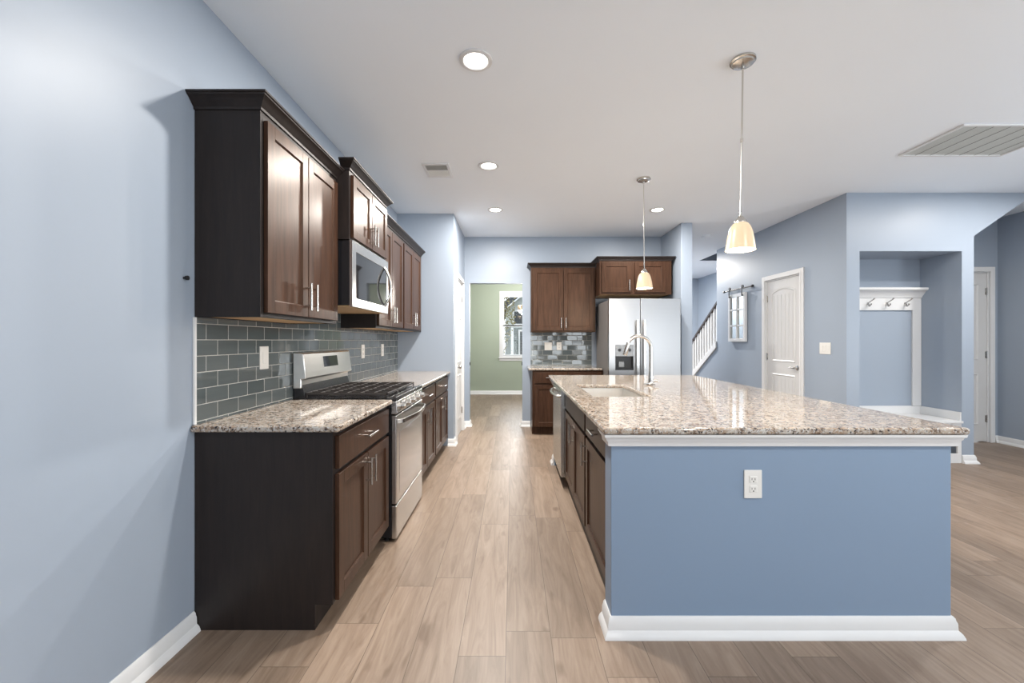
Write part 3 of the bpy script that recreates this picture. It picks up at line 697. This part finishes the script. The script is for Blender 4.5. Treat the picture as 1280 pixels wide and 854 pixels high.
# ------------------------------------------------------------------ microwave
mw = thing('microwave_oven', 'over-the-range stainless microwave with a curved handle', 'microwave', (-1.030, YR0+0.003, 1.521), PI/2)
MW_ = YR1-YR0-0.006
MB().box(0.002, MW_-0.002, 0.022, 0.390, 0.008, 0.428).build('body', 'black', mw, 0.003)
MB().box(0.02, MW_-0.02, 0.03, 0.38, 0.0, 0.0078).build('underside_vent', 'maple', mw)
md = MB()
wx0, wx1, wz0, wz1 = 0.062, MW_-0.035, 0.058, 0.362
md.box(0, wx0, 0, 0.021, 0, 0.428).box(wx1, MW_, 0, 0.021, 0, 0.428).box(wx0, wx1, 0, 0.021, 0, wz0).box(wx0, wx1, 0, 0.021, wz1, 0.428)
mdo = md.build('door', 'steel', mw, 0.002)
MB().box(wx0, wx1, 0.004, 0.02, wz0, wz1).build('glass_panel', 'glassdark', mdo)
hp = []
for k in range(15): u = k/14; hp.append((MW_-0.085, 0.004-0.052*math.sin(PI*u)**0.8, 0.055+0.31*u))
MB().tube(hp, 0.0095, 14).build('handle', 'chrome', mdo)

# ------------------------------------------------------------------ refrigerator
fr = thing('refrigerator', 'tall side-by-side stainless refrigerator with a water dispenser', 'refrigerator', (1.243, 5.32, 0), 0)
FWD = 0.925; FZ = 1.845; SPL = 0.405
MB().box(0.0, FWD, 0.075, 0.80, 0.03, FZ-0.015).build('body', 'greyside', fr, 0.004)
MB().box(0.02, FWD-0.02, 0.06, 0.075, 0.03, 0.10).build('kick_grille', 'blackplastic', fr)
for x in (0.05, FWD-0.05):
    for y in (0.12, 0.74): MB().lathe([(0, 0), (0.02, 0), (0.02, 0.031), (0, 0.031)], (x, y, 0), 12).build('foot', 'blackplastic', fr)
DX0, DX1, DZ0, DZ1 = 0.080, 0.318, 0.918, 1.248
fd = MB().box(0, DX0, 0, 0.068, 0.11, FZ).box(DX1, SPL-0.004, 0, 0.068, 0.11, FZ).box(DX0, DX1, 0, 0.068, 0.11, DZ0).box(DX0, DX1, 0, 0.068, DZ1, FZ).box(DX0, DX1, 0.06, 0.068, DZ0, DZ1)
# one clean door skin (no seams): merge the front
d1 = fd.build('freezer_door', 'steel_fridge', fr)
dp = MB().box(DX0+0.001, DX1-0.001, 0.045, 0.06, DZ0+0.001, DZ1-0.001).box(DX0+0.001, DX0+0.012, 0.001, 0.045, DZ0+0.001, DZ1-0.15).box(DX1-0.012, DX1-0.001, 0.001, 0.045, DZ0+0.001, DZ1-0.15).box(DX0+0.012, DX1-0.012, 0.001, 0.045, DZ0+0.001, DZ0+0.014)
dpo = dp.build('dispenser_recess', 'blackplastic', d1)
MB().box(DX0+0.001, DX1-0.001, -0.003, 0.045, DZ1-0.15, DZ1-0.001).build('dispenser_panel', 'panelgrey', d1, 0.002)
MB().box(0.13, 0.20, 0.02, 0.044, 0.955, 1.03).build('dispenser_paddle', 'panelgrey', d1, 0.003)
for bx_ in (DX0+0.055, DX1-0.055): MB().lathe([(0, 0), (0.02, 0), (0.02, -0.006), (0, -0.006)], (bx_, -0.003, 1.18), 16, 'y').build('dispenser_button', 'blackplastic', d1)
d2 = MB().box(SPL+0.004, FWD, 0, 0.068, 0.11, FZ).build('refrigerator_door', 'steel_fridge', fr, 0.006)
for d, hx in ((d1, SPL-0.045), (d2, SPL+0.045)):
    MB().box(hx-0.018, hx+0.018, -0.052, -0.036, 0.55, 1.57).box(hx-0.012, hx+0.012, -0.037, 0.0, 0.60, 0.64).box(hx-0.012, hx+0.012, -0.037, 0.0, 1.49, 1.53).build('handle', 'steel', d, 0.005)

# ------------------------------------------------------------------ dishwasher
dw = thing('dishwasher', 'stainless dishwasher at the far end of the island', 'dishwasher', (0.420, 4.285, 0), -PI/2)
DWW = 4.285-3.612
MB().box(0.003, DWW-0.003, 0.055, 0.60, 0.10, 0.885).box(0.02, DWW-0.02, 0.10, 0.59, 0.0, 0.10).build('body', 'blackplastic', dw)
dd = MB().box(0.002, DWW-0.002, 0.0, 0.05, 0.10, 0.880).build('door', 'steel', dw, 0.004)
hp = []
for k in range(13): u = k/12; hp.append((0.05+(DWW-0.10)*u, -0.018-0.028*math.sin(PI*u), 0.805))
hp = [(0.05, 0.0, 0.805)]+hp+[(DWW-0.05, 0.0, 0.805)]
MB().tube(hp, 0.013, 14).build('handle', 'chrome', dd)

# ------------------------------------------------------------------ outlets and switches
def outlet(name, label, loc, rz, w=0.075, h=0.125, kind='duplex', group=None, cat='outlet'):
    t = thing(name, label, cat, loc, rz, group)
    MB().box(-w/2, w/2, -0.006, 0, -h/2, h/2).build('cover_plate', 'plate', t, 0.002)
    if kind == 'duplex':
        for s in (-1, 1):
            r = MB().box(-0.0165, 0.0165, -0.0085, -0.005, s*0.021-0.0145, s*0.021+0.0145).build('socket', 'plate', t, 0.003)
            MB().box(-0.008, -0.0055, -0.0088, -0.0084, s*0.021-0.002, s*0.021+0.007).box(0.0055, 0.008, -0.0088, -0.0084, s*0.021-0.002, s*0.021+0.007).lathe([(0, -0.0084), (0.003, -0.0084), (0.003, -0.0088), (0, -0.0088)], (0, 0, s*0.021-0.008), 10, 'y').build('slots', 'dark', r)
    else:
        k = kind
        for i in range(k):
            x = (i-(k-1)/2)*0.046
            MB().box(x-0.0165, x+0.0165, -0.009, -0.005, -0.033, 0.033).build('rocker', 'plate', t, 0.002)
    return t
outlet('wall_outlet', 'white duplex outlet low on the blue island end wall', ((940.5-641)/283.6, IY0-0.0002, 0.669), 0, 0.078, 0.124)
xt = XL+0.0082
outlet('wall_outlet', 'white outlet on the grey tiles before the range, nearest the camera', (xt, 2.350, 1.203), PI/2, 0.08, 0.13, 1)
outlet('wall_outlet', 'white outlet on the tiles just beyond the range', (xt, 3.90, 1.198), PI/2, 0.08, 0.13)
outlet('wall_outlet', 'white outlet on the left tiles nearest the pantry wall', (xt, 4.485, 1.198), PI/2, 0.08, 0.13)
outlet('wall_outlet', 'left one of two white outlets on the far backsplash', (0.535, BK-0.0082, 1.215), 0, 0.11, 0.12, 2)
outlet('wall_outlet', 'right one of two white outlets on the far backsplash', (0.70, BK-0.0082, 1.22), 0, 0.075, 0.12)
outlet('light_switch', 'white light switch plate on the hall wall right of the closet door', (HX-0.0002, 4.665, 1.213), -PI/2, 0.165, 0.13, 3, cat='switch')
tag(MB().lathe([(0, 0), (0.005, 0.0), (0.005, 0.010), (0.010, 0.012), (0.010, 0.019), (0, 0.021)], (XL, 1.79, 1.573), 16, 'x').build('wall_bumper', 'blackplastic'), 'tiny black bumper stud on the left wall beside the nearest wall cabinet', 'bumper')
for x, lab in ((OX0, 'tiny dark catch on the left jamb of the dining room opening'), (OX1, 'tiny dark catch on the right jamb of the dining room opening')):
    s_ = 1 if x < 0 else -1
    tag(MB().box(min(x, x+s_*0.012), max(x, x+s_*0.012), BK+0.01, BK+0.04, 0.925, 0.975).build('door_catch', 'dark', None, 0.003), lab, 'catch')

# ------------------------------------------------------------------ ceiling fixtures
def can(x, y, label, k=1.0):
    t = thing('recessed_light', label, 'ceiling light', (x, y, H), 0, 'recessed ceiling lights')
    MB().lathe([(0.093, -0.0005), (0.093, -0.006), (0.086, -0.010), (0.070, -0.010), (0.064, -0.004), (0.064, -0.0005)], (0, 0, 0), 40).build('trim_ring', 'white', t)
    MB().lathe([(0, -0.003), (0.064, -0.003), (0.064, -0.001), (0, -0.001)], (0, 0, 0), 32).build('lens', 'lens', t)
    d = bpy.data.lights.new('can_lamp', 'AREA'); d.shape = 'DISK'; d.size = 0.12; d.energy = CAN_W*k; d.color = WARM
    l = bpy.data.objects.new('can_lamp', d); COL.objects.link(l); l.parent = t; l.location = (0, 0, -0.012)
    return t
can(-0.207, 2.303, 'round recessed light in the ceiling nearest the camera')
can(-0.215, 3.69, 'round recessed light second from the camera over the aisle', 1.0)
can(-0.21, 4.93, 'round recessed light over the aisle nearest the far wall', 1.5)
can(1.73, 4.93, 'round recessed light in front of the refrigerator, right of the farther pendant', 0.95)
can(-0.2, 0.5, 'recessed light behind the camera, left', 0.18)
can(1.8, 0.2, 'recessed light behind the camera, over the middle of the room')
can(4.45, 3.3, 'added fill light in front of the mudroom niche, beyond the frame', 0.4)  # unseen lamp added to brighten the niche front
can(5.0, 3.5, 'recessed light near the foyer opening, beyond the frame', 0.6)
can(2.95, 8.6, 'added fill light hidden in the hall behind the kitchen', 3.8)  # out of sight, added to lift the hall walls and ceiling

def pendant(x, y, label, lean=0):
    t = thing('pendant_light', label, 'pendant light', (x, y, H), 0, 'pendant lights over the island')
    t.rotation_euler = (0, lean, 0)
    MB().lathe([(0, 0.004), (0.065, 0.004), (0.066, -0.008), (0.058, -0.012), (0.056, -0.020), (0.045, -0.024), (0.02, -0.028), (0, -0.028)], (0, 0, -0.004), 36).build('canopy', 'chrome', t)
    MB().tube([(0, 0, -0.03), (0, 0, -0.05)], 0.008, 12).tube([(0, 0, -0.04), (0, 0, -0.88)], 0.0048, 10).lathe([(0.0075, -0.46), (0.0075, -0.44)], (0, 0, 0), 10).build('rod', 'chrome', t)
    MB().lathe([(0, -0.87), (0.012, -0.875), (0.020, -0.885), (0.030, -0.900), (0.031, -0.915), (0, -0.915)], (0, 0, 0), 24).build('socket_cap', 'chrome', t)
    prof = [(0.026, -0.910), (0.040, -0.918), (0.051, -0.935), (0.060, -0.960), (0.068, -1.00), (0.074, -1.04), (0.077, -1.064), (0.073, -1.064), (0.070, -1.04), (0.064, -1.00), (0.056, -0.962), (0.047, -0.938), (0.038, -0.923), (0.024, -0.915)]
    mb = MB().lathe(prof+[prof[0]], (0, 0, 0), 36); mb.f = mb.f[:-2]
    mb.build('lamp_shade', 'shade', t)
    MB().lathe([(0, -0.935), (0.012, -0.94), (0.016, -0.96), (0.026, -0.985), (0.026, -1.005), (0.016, -1.022), (0, -1.027)], (0, 0, 0), 20).build('bulb', 'bulb', t)
    d = bpy.data.lights.new('pendant_lamp', 'POINT'); d.energy = PEND_W; d.color = (1.0, 0.88, 0.72); d.shadow_soft_size = 0.04
    l = bpy.data.objects.new('pendant_lamp', d); COL.objects.link(l); l.parent = t; l.location = (0, 0, -1.075)
    return t
pendant(1.286, 2.303, 'brushed nickel pendant light hanging nearest the camera over the island', math.radians(0.8))
pendant(1.267, 3.99, 'smaller looking pendant light farther back, in front of the refrigerator', math.radians(-0.4))

v = thing('ceiling_vent', 'small white air vent in the ceiling over the left cabinets', 'vent', (-0.69, 3.79, H))
MB().box(-0.12, 0.12, -0.15, -0.12, -0.008, 0).box(-0.12, 0.12, 0.12, 0.15, -0.008, 0).box(-0.12, -0.095, -0.12, 0.12, -0.008, 0).box(0.095, 0.12, -0.12, 0.12, -0.008, 0).box(-0.095, 0.095, -0.006, 0.006, -0.007, 0).build('frame', 'white', v, 0.002)
m = MB()
for k in range(9):
    for s in (-1, 1):
        y = s*0.012+s*k*0.0125
        m.add([(-0.095, y, -0.001), (0.095, y, -0.001), (0.095, y+s*0.008, -0.008), (-0.095, y+s*0.008, -0.008), (-0.095, y+s*0.0015, -0.001), (0.095, y+s*0.0015, -0.001), (0.095, y+s*0.0095, -0.008), (-0.095, y+s*0.0095, -0.008)], [(0, 1, 2, 3), (7, 6, 5, 4), (0, 4, 5, 1), (3, 2, 6, 7), (0, 3, 7, 4), (1, 5, 6, 2)])
m.build('louvres', 'grille', v)
MB().box(-0.095, 0.095, -0.12, 0.12, -0.0009, -0.0002).build('duct', 'grey_slat', v)
v = thing('return_grille', 'large white return air grille in the ceiling at upper right', 'vent', (3.26, 2.977, H))
GW, GD = 0.86, 0.508
MB().box(0, GW, 0, 0.022, -0.014, 0).box(0, GW, GD-0.022, GD, -0.014, 0).box(0, 0.022, 0.022, GD-0.022, -0.014, 0).box(GW-0.022, GW, 0.022, GD-0.022, -0.014, 0).build('frame', 'white', v, 0.003)
m = MB()
for k in range(38):
    y = 0.026+k*0.0121; m.prism([(y, -0.010), (y+0.0062, -0.006), (y+0.0070, -0.007), (y+0.0008, -0.011)], 'x', 0.022, GW-0.022)
m.build('louvres', 'grille', v)
m = MB()
for k in range(1, 7): x = GW*k/7; m.box(x-0.0018, x+0.0018, 0.022, GD-0.022, -0.0122, -0.0105)
m.build('divider_bars', 'greyside', v)
MB().box(0.022, GW-0.022, 0.022, GD-0.022, -0.002, -0.0003).build('filter', 'grey_slat', v)
tag(MB().lathe([(0, 0), (0.065, 0), (0.065, -0.02), (0.055, -0.032), (0, -0.034)], (2.89, 6.15, H), 32).build('smoke_detector', 'ceil'), 'round white smoke detector on the hall ceiling', 'smoke detector')

# ------------------------------------------------------------------ mudroom niche: bench and coat rack
bn = thing('mudroom_bench', 'white built-in bench filling the bottom of the mudroom niche', 'bench', (3.68, NY, 0))
BW = 4.761-3.68
MB().box(0, BW, -0.02, 0.448, 0.425, 0.45).build('seat', 'white', bn, 0.003)
fp = MB().box(0, BW, 0.0, 0.018, 0.36, 0.424).box(0, BW, 0.0, 0.018, 0.0, 0.10)
for k in range(4): x = k*(BW-0.04)/3; fp.box(x, x+0.04, 0.0, 0.018, 0.10, 0.36)
for k in range(1, 3): x = k*(BW-0.04)/3+0.01; fp.box(x, x+0.018, 0.018, 0.44, 0.02, 0.424)
fp.build('front_frame', 'white', bn, 0.002)
MB().box(0, BW, 0.43, 0.448, 0.45, 0.54).box(0, 0.016, 0.0, 0.43, 0.45, 0.54).box(BW-0.016, BW, 0.0, 0.43, 0.45, 0.54).build('skirting', 'white', bn, 0.003)
cr = thing('coat_rack', 'white coat rack board with hooks on the mudroom niche wall', 'coat rack', (3.68, 4.819, 0))
MB().box(0, BW, -0.018, 0, 1.655, 1.86).box(BW-0.10, BW, -0.018, 0, 0.542, 1.655).box(0, 0.10, -0.018, 0, 0.542, 1.655).build('backboard', 'white', cr, 0.002)
MB().sweep([(0.0, -0.018), (BW, -0.018)], [(0, 1.80), (0.010, 1.80), (0.014, 1.815), (0.03, 1.835), (0.05, 1.865), (0.075, 1.880), (0.085, 1.886), (0.085, 1.910), (0, 1.910)]).build('shelf', 'white', cr, 0.001)
def hook(x):
    m = MB(); m.lathe([(0, 0), (0.012, 0), (0.012, -0.004), (0, -0.005)], (x, -0.018, 1.735), 14, 'y')
    m.tube([(x, -0.022, 1.735), (x, -0.035, 1.715), (x-0.006, -0.055, 1.700), (x-0.010, -0.075, 1.715), (x-0.010, -0.078, 1.728)], [0.006, 0.006, 0.0055, 0.006, 0.008], 10)
    m.tube([(x, -0.022, 1.738), (x+0.008, -0.045, 1.755), (x+0.022, -0.070, 1.775), (x+0.028, -0.078, 1.792)], [0.006, 0.0055, 0.006, 0.009], 10)
    m.tube([(x, -0.022, 1.725), (x-0.012, -0.05, 1.700), (x-0.028, -0.065, 1.712), (x-0.030, -0.068, 1.727)], [0.006, 0.0055, 0.006, 0.008], 10)
    return m
for X in (3.92, 4.135, 4.355, 4.57): hook(X-3.68).build('hook', 'chrome', cr)

# ------------------------------------------------------------------ barn-door style mirror on the hall wall (local x towards the camera)
dm = thing('window_mirror', 'white six-pane window frame mirror hung from a dark rod on the hall wall', 'wall decoration', (HX, 6.79, 0), -PI/2)
fx0, fx1, fz0, fz1 = 0.10, 0.585, 1.285, 2.035
m = MB(); r = 0.05
m.box(fx0, fx0+r, -0.045, -0.010, fz0, fz1).box(fx1-r, fx1, -0.045, -0.010, fz0, fz1).box(fx0+r, fx1-r, -0.045, -0.010, fz0, fz0+r).box(fx0+r, fx1-r, -0.045, -0.010, fz1-r, fz1)
c0 = (fx0+fx1)/2; m.box(c0-0.012, c0+0.012, -0.042, -0.014, fz0+r, fz1-r)
for k in (1, 2): z = fz0+(fz1-fz0)*k/3; m.box(fx0+r, fx1-r, -0.042, -0.014, z-0.012, z+0.012)
m.build('frame', 'white', dm, 0.002)
MB().box(fx0+r, fx1-r, -0.022, -0.016, fz0+r, fz1-r).build('mirror_panes', 'mirror', dm)
MB().tube([(0.0, -0.05, 2.10), (0.78, -0.05, 2.10)], 0.010, 12).lathe([(0, -0.03), (0.018, -0.02), (0.02, 0), (0, 0.0)], (0.0, -0.05, 2.10), 12, 'x').lathe([(0, 0.0), (0.02, 0), (0.018, 0.02), (0, 0.03)], (0.78, -0.05, 2.10), 12, 'x').tube([(0.05, 0, 2.10), (0.05, -0.05, 2.10)], 0.008, 8).tube([(0.72, 0, 2.10), (0.72, -0.05, 2.10)], 0.008, 8).build('rod', 'blackplastic', dm)
for x in (fx0+0.06, fx1-0.06): MB().box(x-0.012, x+0.012, -0.065, -0.058, fz1-0.05, 2.12).lathe([(0, -0.008), (0.028, -0.008), (0.028, 0.008), (0, 0.008)], (x, -0.05, 2.125), 16, 'y').box(x-0.012, x+0.012, -0.062, -0.045, fz1-0.05, fz1-0.03).build('hanger', 'blackplastic', dm)

# ------------------------------------------------------------------ stairs and railing
SL = 0.68; ZT = lambda y: 1.27-(y-7.15)*SL      # top edge of the stringer
st = thing('staircase', 'staircase with white balusters and dark handrail rising behind the hall wall', 'stairs', (0, 0, 0))
m = MB(); n = 13; run = 0.27; rise = run*SL
for k in range(n): y1_ = 9.0-k*run; z = (k+1)*rise; m.box(HX+0.125, 4.678, y1_-run-0.0, y1_, max(0, z-rise-0.06), z-0.03) if z < 2.3 else None
m.build('risers', 'white', st)
m = MB()
for k in range(n):
    y1_ = 9.0-k*run; z = (k+1)*rise
    if z < 2.3: m.box(HX+0.125, 4.678, y1_-run, y1_+0.02, z-0.03, z)
m.build('treads', 'floor', st)
MB().prism([(7.152, ZT(7.15)-0.09), (9.0, 0.0), (9.08, 0.0), (9.08, 0.05), (7.152, ZT(7.15)+0.02)], 'x', HX-0.02, HX+0.122).build('stringer', 'white', st)
def P(y, h): return (0, y, ZT(y)+0.02+h)
ya, yb = 7.155, 8.95
m = MB(); a0, a1 = P(ya, 0.72), P(yb, 0.72)
m.add([(HX+0.05+(-0.03), ya, a0[2]-0.03), (HX+0.05+(0.03), ya, a0[2]-0.03), (HX+0.05+(0.034), ya, a0[2]+0.01), (HX+0.05+(0.018), ya, a0[2]+0.03), (HX+0.05+(-0.018), ya, a0[2]+0.03), (HX+0.05+(-0.034), ya, a0[2]+0.01),
       (HX+0.05+(-0.03), yb, a1[2]-0.03), (HX+0.05+(0.03), yb, a1[2]-0.03), (HX+0.05+(0.034), yb, a1[2]+0.01), (HX+0.05+(0.018), yb, a1[2]+0.03), (HX+0.05+(-0.018), yb, a1[2]+0.03), (HX+0.05+(-0.034), yb, a1[2]+0.01)],
      [(0, 1, 2, 3, 4, 5), (11, 10, 9, 8, 7, 6)]+[(i, i+6, (i+1) % 6+6, (i+1) % 6) for i in range(6)])
m.build('handrail', 'rail_black', st)
y = ya+0.07
while y < yb-0.05:
    b0 = P(y, 0)[2]-0.02; b1 = P(y, 0.72)[2]-0.02
    MB().box(HX+0.034, HX+0.066, y-0.016, y+0.016, b0, b1).build('baluster', 'white', st); y += 0.105
MB().box(HX+0.005, HX+0.095, yb, yb+0.09, 0.02, 0.95).box(HX-0.005, HX+0.105, yb-0.01, yb+0.10, 0.95, 0.98).build('newel_post', 'white', st, 0.003)

# ------------------------------------------------------------------ dining room chandelier
ch = thing('chandelier', 'small chandelier with lit globes hanging in the green dining room', 'chandelier', (0.28, 8.3, H))
MB().lathe([(0, 0), (0.06, 0), (0.055, -0.02), (0, -0.025)], (0, 0, 0), 24).tube([(0, 0, -0.02), (0, 0, -0.95)], 0.006, 10).lathe([(0, -0.93), (0.03, -0.95), (0.03, -1.0), (0, -1.03)], (0, 0, 0), 16).build('stem', 'chrome', ch)
for k in range(5):
    a = 2*PI*k/5+math.radians(165); ex, ey = 0.14*math.cos(a), 0.14*math.sin(a)
    ar = MB().tube([(0, 0, -0.98), (ex*0.6, ey*0.6, -1.03), (ex, ey, -0.98), (ex, ey, -0.95)], 0.006, 8).build('arm', 'chrome', ch)
    MB().lathe([(0, -0.955), (0.02, -0.952), (0.042, -0.92), (0.048, -0.89), (0.040, -0.86), (0, -0.85)], (ex, ey, 0), 16).build('globe', 'shade', ar)
d = bpy.data.lights.new('chandelier_lamp', 'POINT'); d.energy = 90; d.color = WARM; d.shadow_soft_size = 0.12
l = bpy.data.objects.new('chandelier_lamp', d); COL.objects.link(l); l.parent = ch; l.location = (0, 0, -0.7)

# ------------------------------------------------------------------ outside the dining window
o = MB().box(-14, 14, 10.6, 40, -0.3, -0.12).build('lawn', 'lawn'); o['kind'] = 'structure'
hs = thing('neighbour_house', 'neighbouring house with a dark gable roof seen through the dining window', 'house', (0, 17, -0.12))
m = MB(); m.box(-0.30, 6, 0, 6, 0, 1.95)
for k in range(13): m.box(-0.31, 6, -0.02, 0, 0.1+k*0.145, 0.22+k*0.145)
m.build('ground_floor_wall', 'siding_dark', hs)
MB().prism([(-0.30, 1.95), (6, 1.95), (6, 4.2), (2.4, 4.95), (-0.30, 2.75)], 'y', 0, 5.8).build('upper_wall', 'siding', hs)
MB().prism([(-0.75, 2.36), (2.4, 4.95), (6.4, 4.0), (6.4, 4.25), (2.4, 5.25), (-0.75, 2.66)], 'y', -0.45, 6.2).build('roof', 'roof', hs)
MB().prism([(-0.75, 2.30), (2.4, 4.89), (2.4, 4.95), (-0.75, 2.36)], 'y', -0.46, -0.42).build('fascia', 'white', hs)
for x, z, hh in ((0.30, 0.85, 0.95), (0.06, 2.12, 0.5)):
    f = MB().box(x-0.07, x+0.62, -0.05, -0.02, z-0.07, z+hh+0.07).build('window', 'white', hs)
    MB().box(x, x+0.55, -0.06, -0.05, z, z+hh).build('pane', 'roof', f)
MB().box(-0.08, 0.03, -0.24, -0.13, 0, 1.95).build('porch_post', 'white', hs)
tr = thing('tree', 'leafy autumn tree outside the dining room window', 'tree', (-0.55, 13.2, -0.12))
MB().tube([(0, 0, 0), (0.03, 0, 1.0), (-0.02, 0.05, 2.2), (0.05, 0, 3.4)], [0.07, 0.06, 0.045, 0.02], 10).tube([(0, 0, 1.4), (0.3, 0.1, 2.3), (0.42, 0.1, 2.9)], [0.03, 0.02, 0.01], 8).tube([(0, 0, 1.2), (-0.35, 0, 2.1)], [0.03, 0.012], 8).build('trunk', 'bark', tr)
m = MB()
for k in range(1500):
    a = random.uniform(0, 2*PI); z = random.uniform(0.9, 4.0); R_ = 0.55*math.sin(PI*min(1, (z-0.6)/3.7))+0.12; rr = R_*math.sqrt(random.random())
    c_ = Vector((rr*math.cos(a), rr*math.sin(a), z)); u = Vector([random.gauss(0, 1) for _ in range(3)]).normalized(); w_ = u.orthogonal().normalized(); q_ = 0.055
    m.add([c_-u*q_, c_+w_*q_*0.5, c_+u*q_, c_-w_*q_*0.5], [(0, 1, 2, 3)])
m.build('foliage', 'leaf', tr)
